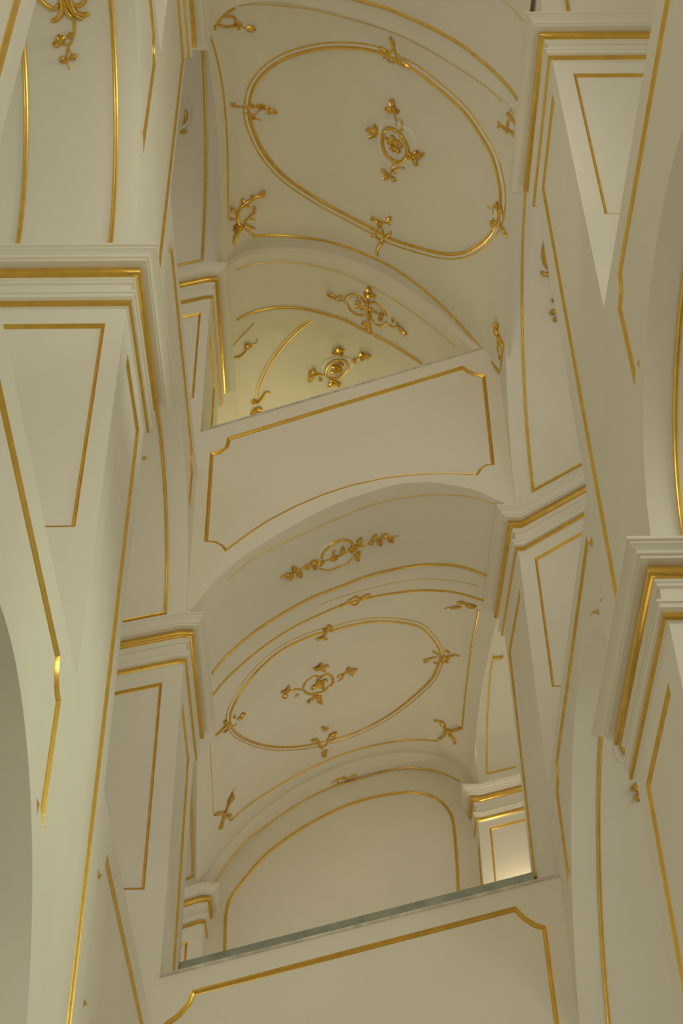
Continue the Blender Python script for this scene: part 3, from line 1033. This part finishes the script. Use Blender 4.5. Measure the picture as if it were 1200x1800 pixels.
build('gilded corner scroll with long acanthus in the lower left of the well vault', sV2, 390, 320, 12, [
    ('S', [(890, 205), (850, 270), (700, 310), (560, 400), (400, 510), (330, 640), (310, 780), (370, 900), (460, 960)], 64, 44), ('R', [(600, 590), (560, 520), (470, 500), (380, 570), (340, 700), (370, 850)], 34),
    ('S', [(670, 500), (685, 620), (590, 720), (460, 840)], 50, 36), ('S', [(450, 880), (560, 940), (695, 985)], 70, 40), ('S', [(580, 770), (640, 785), (690, 820)], 34, 20), ('S', [(380, 930), (320, 1050), (260, 1160), (250, 1310)], 90, 44),
    ('L', (290, 650), (165, 535), 66), ('L', (330, 1000), (220, 995), 66), ('L', (350, 950), (250, 905), 55), ('L', (450, 450), (405, 345), 55), ('L', (650, 330), (620, 255), 40), ('L', (780, 290), (905, 175), 80), ('L', (250, 1160), (245, 1315), 60)], 'corner_scroll', 'ornament')
build('slender gilded corner scroll right of the upper opening', sV2, 850, 550, 13.85, [
    ('S', [(310, 230), (315, 400), (370, 560)], 100, 90), ('L', (320, 400), (275, 225), 60), ('L', (335, 420), (365, 235), 50), ('S', [(380, 560), (440, 700), (490, 820), (490, 1000), (470, 1200), (460, 1450)], 95, 60), ('S', [(505, 680), (530, 850), (530, 1000), (490, 1180)], 40),
    ('F', (360, 740), 54), ('S', [(340, 780), (350, 920), (385, 1040)], 34), ('F', (400, 1090), 54), ('S', [(470, 1440), (480, 1560), (440, 1640)], 28, 14), ('S', [(310, 230), (300, 120), (250, 85)], 16, 10)], 'corner_scroll', 'ornament')
build('double ring gilded ornament on the arch band of the upper opening', sBand2, 560, 490, 7.06, [
    ('W', (615, 380), 300, 150, 26), ('R', [(345, 265), (370, 210), (430, 190), (510, 220), (575, 300)], 24), ('R', [(350, 290), (400, 390), (470, 440), (570, 450)], 20), ('R', [(620, 305), (700, 290), (780, 340), (830, 400), (855, 465)], 26), ('R', [(640, 470), (700, 550), (790, 580), (858, 530)], 22),
    ('T', [(632, 645), (625, 540), (610, 420), (605, 300), (600, 200), (635, 100)], 34, 24), ('L', (610, 250), (575, 155), 40), ('L', (630, 200), (715, 200), 42), ('L', (625, 170), (632, 85), 46), ('L', (615, 570), (540, 540), 42), ('L', (630, 590), (640, 665), 40), ('L', (610, 560), (590, 610), 36), ('L', (620, 240), (640, 170), 34),
    ('F', (600, 360), 34), ('F', (660, 390), 32), ('F', (625, 440), 34), ('T', [(580, 370), (530, 350), (490, 310)], 16), ('L', (515, 320), (480, 260), 40), ('L', (510, 325), (450, 340), 40), ('L', (540, 350), (530, 385), 32),
    ('T', [(660, 390), (730, 410), (770, 470)], 16), ('L', (750, 430), (820, 440), 40), ('L', (755, 440), (785, 515), 44), ('L', (700, 395), (730, 425), 34), ('T', [(340, 250), (280, 212), (220, 230)], 16), ('L', (225, 230), (105, 178), 42), ('F', (200, 238), 22), ('S', [(330, 290), (270, 265), (240, 290)], 16),
    ('T', [(860, 560), (930, 600), (990, 590)], 14), ('F', (975, 560), 24), ('L', (985, 585), (1100, 690), 46), ('F', (1040, 640), 24), ('L', (905, 480), (935, 535), 30)], 'stucco_cartouche', 'cartouche')
build('small gilded cartouche on the lamp lit vault beyond the upper opening', sV3, 520, 590, 8, [
    ('W', (565, 470), 235, 170, -32), ('R', [(630, 340), (560, 340), (480, 390), (430, 470), (430, 560), (500, 600), (600, 590), (680, 530), (730, 460), (720, 370), (650, 330), (630, 340)], 26), ('F', (580, 450), 60), ('F', (560, 485), 45), ('F', (610, 475), 45), ('L', (600, 410), (685, 400), 36), ('L', (550, 490), (495, 535), 36), ('F', (605, 360), 26),
    ('L', (600, 245), (515, 215), 50), ('L', (600, 240), (622, 145), 50), ('L', (600, 250), (672, 262), 42), ('L', (620, 215), (690, 188), 34), ('T', [(780, 380), (860, 330), (920, 290)], 20), ('F', (930, 290), 38), ('L', (940, 290), (1060, 280), 52), ('L', (930, 290), (935, 215), 42), ('L', (930, 300), (952, 352), 42), ('L', (800, 375), (855, 325), 40),
    ('T', [(430, 550), (340, 540), (240, 560)], 20), ('L', (270, 550), (175, 515), 42), ('L', (255, 560), (180, 635), 46), ('L', (240, 550), (270, 450), 46), ('L', (330, 590), (370, 625), 40), ('F', (540, 640), 48), ('F', (600, 665), 38), ('L', (540, 645), (455, 705), 46), ('L', (600, 660), (622, 718), 42)], 'stucco_cartouche', 'cartouche')
build('gilded corner scroll at the left of the lamp lit vault', sV3, 400, 560, 10, [
    ('S', [(110, 690), (160, 680), (230, 650), (290, 600), (330, 540), (430, 475)], 30, 22), ('L', (340, 520), (305, 435), 60), ('L', (330, 490), (410, 450), 60), ('S', [(420, 450), (500, 420), (535, 335)], 20, 10)], 'corner_scroll', 'ornament')
build('gilded clasp low on the lamp lit vault just above the middle parapet', sV3, 400, 560, 10, [
    ('F', (460, 1460), 45), ('S', [(500, 1480), (560, 1440), (620, 1370), (680, 1290), (755, 1300)], 44, 26), ('F', (470, 1620), 54), ('S', [(490, 1575), (600, 1580)], 48), ('L', (450, 1620), (405, 1715), 46), ('L', (560, 1600), (560, 1690), 46)], 'oval_clasp', 'clasp')
build('long gilded floral branch with ring on the soffit of the lower arch', sBand1, 480, 920, 5, [
    ('W', (560, 280), 185, 115, -28, 18), ('R', [(420, 310), (440, 250), (500, 190), (580, 150), (650, 147), (705, 185)], 20), ('R', [(405, 395), (480, 410), (560, 385), (640, 345), (690, 300)], 14),
    ('T', [(60, 470), (160, 440), (280, 380), (400, 340), (540, 300), (620, 265), (700, 220), (800, 190), (880, 150), (960, 125), (1105, 108)], 17, 9), ('F', (540, 300), 30), ('F', (700, 215), 40), ('F', (735, 265), 30), ('F', (360, 345), 34), ('F', (420, 345), 28), ('F', (515, 305), 22),
    ('L', (735, 195), (770, 120), 40), ('L', (720, 260), (738, 318), 40), ('L', (870, 155), (905, 88), 36), ('L', (920, 140), (942, 188), 34), ('L', (950, 130), (995, 83), 38), ('L', (1010, 120), (1048, 157), 34), ('L', (880, 160), (830, 172), 32), ('L', (270, 385), (315, 368), 40), ('L', (200, 425), (165, 375), 34), ('L', (215, 420), (237, 468), 36), ('L', (160, 440), (137, 497), 36), ('L', (150, 450), (85, 457), 34), ('L', (600, 275), (612, 198), 32), ('L', (330, 350), (360, 320), 34), ('L', (380, 370), (350, 395), 34),
    ('S', [(565, 290), (530, 272), (525, 245), (555, 240)], 17, 12)], 'stucco_cartouche', 'cartouche')
build('little gilded shell on the gold line over the small oval', sV1, 580, 1030, 13.3, [
    ('S', [(225, 445), (320, 420), (390, 370), (450, 300)], 55, 36), ('R', [(440, 380), (500, 430), (590, 440), (650, 380), (690, 310), (600, 270), (500, 290), (440, 350)], 34), ('F', (590, 250), 50), ('F', (690, 290), 36), ('S', [(700, 310), (790, 230), (880, 190), (935, 230)], 60, 44)], 'shell_ornament', 'ornament')
build('gilded cartouche in the middle of the small lower oval', sV1, 480, 1150, 7.06, [
    ('W', (545, 375), 245, 130, -24), ('R', [(575, 285), (520, 260), (450, 290), (390, 350), (365, 430), (440, 485), (540, 475), (620, 450), (700, 380)], 24), ('R', [(580, 290), (630, 245), (690, 245), (735, 290), (730, 350), (700, 390)], 26), ('F', (560, 350), 48), ('F', (590, 380), 38), ('L', (540, 360), (465, 425), 52), ('L', (570, 340), (535, 305), 36), ('L', (600, 325), (668, 308), 42), ('L', (590, 385), (622, 418), 36),
    ('L', (590, 165), (580, 105), 46), ('L', (590, 165), (495, 165), 50), ('L', (595, 160), (685, 132), 36), ('L', (590, 175), (645, 202), 32), ('T', [(770, 290), (830, 260), (920, 210)], 16), ('L', (790, 280), (875, 238), 36), ('F', (930, 200), 34), ('L', (940, 200), (1040, 173), 40), ('L', (930, 200), (930, 150), 36), ('L', (940, 210), (1005, 215), 32), ('L', (940, 215), (985, 255), 32), ('T', [(740, 350), (810, 325), (872, 288)], 14),
    ('T', [(350, 440), (280, 430), (200, 455)], 16), ('F', (170, 455), 34), ('L', (170, 455), (187, 380), 40), ('L', (170, 460), (90, 460), 36), ('L', (170, 465), (118, 540), 46), ('F', (290, 505), 24), ('F', (500, 525), 46), ('F', (560, 530), 38), ('L', (490, 550), (410, 588), 40), ('L', (560, 545), (590, 605), 40)], 'stucco_cartouche', 'cartouche')
build('gilded clasp with crossing twig on the left end of the small oval', sV1, 370, 1230, 15, [
    ('T', [(120, 940), (230, 840), (330, 740), (430, 640), (520, 640)], 55, 64), ('F', (480, 650), 64), ('F', (540, 710), 54), ('L', (440, 640), (335, 550), 70), ('L', (450, 790), (335, 840), 66), ('L', (680, 500), (835, 460), 70), ('L', (770, 440), (885, 320), 90), ('F', (650, 660), 38), ('L', (630, 500), (620, 385), 46), ('W', (560, 600), 120, 110, 0, 8)], 'oval_clasp', 'clasp')
build('gilded hook shaped clasp on the upper edge of the small oval', sV1, 540, 1080, 15, [
    ('S', [(230, 640), (400, 590), (460, 480), (520, 350), (570, 300), (620, 350), (660, 450)], 76, 66), ('F', (540, 290), 50), ('F', (610, 360), 50), ('L', (450, 430), (415, 340), 46), ('F', (480, 650), 44), ('L', (340, 600), (230, 655), 56)], 'oval_clasp', 'clasp')
build('gilded clasp with spreading twigs on the right end of the small oval', sV1, 730, 1100, 13.3, [
    ('S', [(680, 690), (660, 760), (690, 850)], 55), ('T', [(700, 720), (820, 700), (920, 670), (1045, 705)], 50, 34), ('F', (750, 590), 54), ('F', (720, 750), 64), ('F', (730, 840), 44), ('T', [(290, 765), (400, 740), (510, 720)], 38), ('L', (320, 760), (195, 835), 66), ('T', [(430, 590), (500, 650), (570, 675)], 28), ('F', (430, 600), 34), ('F', (470, 860), 44), ('F', (600, 830), 44), ('W', (560, 750), 110, 60, 0, 8)], 'oval_clasp', 'clasp')
build('gilded clasp with white shell on the lower edge of the small oval', sV1, 540, 1260, 17.1, [
    ('W', (430, 650), 180, 210, 10, 10), ('F', (540, 360), 84), ('L', (540, 310), (410, 295), 70), ('S', [(630, 590), (600, 740), (520, 870)], 50), ('F', (510, 1030), 90), ('L', (510, 1060), (495, 1185), 100), ('S', [(240, 640), (330, 740), (370, 870), (470, 930)], 76, 66), ('L', (300, 660), (85, 705), 80), ('L', (630, 570), (870, 430), 120), ('S', [(630, 720), (740, 660), (860, 630)], 76, 66)], 'oval_clasp', 'clasp')
build('gilded x shaped corner scroll at the lower left of the rear vault', sV1, 360, 1370, 15, [
    ('S', [(720, 330), (700, 420), (660, 540), (600, 660), (550, 800), (500, 920), (440, 1120), (385, 1270)], 60, 76), ('L', (620, 640), (700, 350), 120), ('L', (440, 1130), (375, 1300), 100), ('S', [(510, 890), (400, 880), (255, 895)], 84, 56), ('S', [(540, 950), (620, 1010), (690, 1100)], 54, 38), ('F', (510, 900), 66), ('L', (590, 910), (705, 950), 56), ('S', [(220, 945), (400, 930)], 28), ('S', [(715, 330), (750, 270), (810, 230)], 24, 12)], 'corner_scroll', 'ornament')
build('gilded corner scroll at the lower right of the rear vault', sV1, 740, 1240, 13.3, [
    ('S', [(300, 350), (400, 345), (500, 400), (560, 520), (555, 650), (480, 740), (400, 775)], 48, 54), ('L', (440, 350), (570, 450), 100), ('F', (650, 590), 76), ('S', [(660, 570), (780, 575), (935, 520)], 66, 54), ('S', [(640, 650), (730, 720), (790, 800), (790, 895)], 66, 54), ('F', (560, 650), 44), ('F', (340, 350), 38), ('L', (830, 580), (930, 500), 55)], 'corner_scroll', 'ornament')
build('foreshortened gilded corner scroll at the upper right of the rear vault', sV1, 770, 1030, 13.3, [
    ('L', (440, 375), (650, 380), 66), ('L', (560, 490), (280, 495), 66), ('L', (640, 450), (905, 462), 90), ('S', [(140, 540), (220, 500), (320, 490)], 22), ('S', [(490, 385), (445, 470)], 28)], 'corner_scroll', 'ornament')
build('tiny gilded shell on the arch ring before the end wall', sRing, 570, 1340, 17.1, [
    ('S', [(195, 605), (300, 560), (380, 500), (490, 470), (570, 490)], 40, 50), ('F', (560, 450), 56), ('F', (630, 480), 44), ('S', [(650, 500), (760, 450), (860, 380), (940, 390)], 56), ('F', (910, 390), 46), ('S', [(390, 540), (420, 620), (530, 635)], 40)], 'shell_ornament', 'ornament')
build('large gilded acanthus pendant with twig on the upper left soffit', sL4, 60, 0, 10, [
    ('W', (560, -170), 520, 320, 0, 40), ('S', [(20, -120), (140, 20), (250, 110), (340, 150), (410, 110), (400, 50)], 75, 60), ('S', [(660, 40), (700, 85), (780, 95), (860, 50), (900, -60), (860, -200)], 62, 70), ('S', [(480, -120), (505, 120), (480, 230), (400, 340), (300, 362)], 95, 56), ('S', [(530, -120), (560, 150), (620, 260), (690, 310)], 76, 66), ('S', [(570, -120), (640, 130), (740, 270), (865, 345)], 80, 54), ('S', [(600, -60), (690, 180), (820, 250), (975, 245)], 76, 60),
    ('T', [(690, 290), (705, 420), (700, 560), (660, 720), (600, 830), (570, 950), (590, 1080), (618, 1225)], 46, 20), ('T', [(610, 790), (500, 780), (430, 770)], 28, 24), ('L', (470, 780), (335, 755), 90), ('L', (510, 765), (425, 600), 110), ('L', (680, 610), (585, 635), 70), ('T', [(620, 870), (680, 970)], 22), ('L', (660, 950), (725, 1060), 90), ('T', [(570, 990), (530, 1030)], 22), ('L', (560, 1005), (470, 1105), 90)], 'acanthus_pendant', 'ornament')
build('shell bits of an ornament peeping out behind the near left cornice', sL3, 240, 690, 12.86, [
    ('W', (60, 520), 330, 520, 0, 18), ('L', (150, 1440), (190, 1500), 60), ('F', (165, 1475), 30)], 'stucco_cartouche', 'cartouche')
build('half hidden gilded ring ornament on the upper rear left soffit', sL5, 295, 150, 16.36, [
    ('R', [(490, 690), (520, 850), (490, 980), (420, 1120)], 60, 60), ('P', [(480, 440), (570, 560), (610, 750), (610, 950), (540, 1120), (420, 1240), (320, 1260)], 55), ('L', (370, 1340), (540, 1330), 80), ('F', (400, 1345), 44)], 'stucco_cartouche', 'cartouche')
build('half hidden gilded ring ornament and twig on the right soffit beside the near pillar edge', sR3, 930, 390, 9, [
    ('W', (340, 480), 240, 310, 0, 20), ('R', [(310, 215), (240, 380), (225, 520), (250, 640), (310, 730), (400, 745)], 60), ('S', [(380, 770), (300, 830), (230, 830), (185, 785)], 64, 40), ('T', [(425, 940), (430, 1100)], 28), ('T', [(465, 1180), (460, 1300), (430, 1400), (430, 1500), (395, 1575)], 26, 18), ('L', (460, 1220), (345, 1255), 60), ('L', (425, 1410), (315, 1455), 66), ('L', (430, 1520), (380, 1585), 50)], 'stucco_cartouche', 'cartouche')
build('gilded arc with white scallops and twig under the lower right cornice', sR2, 1060, 1280, 12, [
    ('W', (640, 330), 430, 420, 0, 26), ('R', [(375, 240), (400, 400), (460, 520), (600, 625)], 78), ('T', [(760, 1150), (805, 1260), (790, 1380), (850, 1520), (895, 1650)], 40, 18), ('L', (770, 1190), (575, 1295), 120), ('L', (785, 1360), (690, 1540), 120)], 'stucco_cartouche', 'cartouche')
build('tiny gilded chain of blossoms on the far right lit soffit', sR5, 840, 1100, 15, [
    ('S', [(390, 850), (480, 840), (560, 850), (660, 790)], 60), ('F', (520, 840), 44), ('F', (600, 830), 44)], 'blossom_chain', 'ornament')

# ------------------------------------------------------------------ hidden wall lamp that lights the far right pilaster
lx, ly, lz = XRR + 1.75, YD - .5, Z_RR - 4.1
e = empty('wall_lamp', None, 'small brass wall lamp on the far right pilaster behind the marble coping', 'lamp', 'thing')
V, F = [], []
for i, (r, h) in enumerate(((.05, -.3), (.2, -.15), (.3, .1), (.34, .35), (.3, .36), (.18, .0))):
    for j in range(16):
        a = 2 * math.pi * j / 16
        V.append((lx + r * math.cos(a), ly + r * math.sin(a), lz + h))
for i in range(5):
    for j in range(16):
        F.append((i * 16 + j, i * 16 + (j + 1) % 16, (i + 1) * 16 + (j + 1) % 16, (i + 1) * 16 + j))
F.append(tuple(range(16))[::-1])
link_mesh('lamp_shade', V, F, GOLD, e, angle=50)
V, F = boxVF(lx - .06, lx + .06, ly, YD, lz - .25, lz - .13)
link_mesh('bracket', V, F, GOLD, e, smooth=False)
bulb('wall_lamp_light', (lx, ly, lz + .5), 20, (1.0, 0.88, 0.62), 0.05)
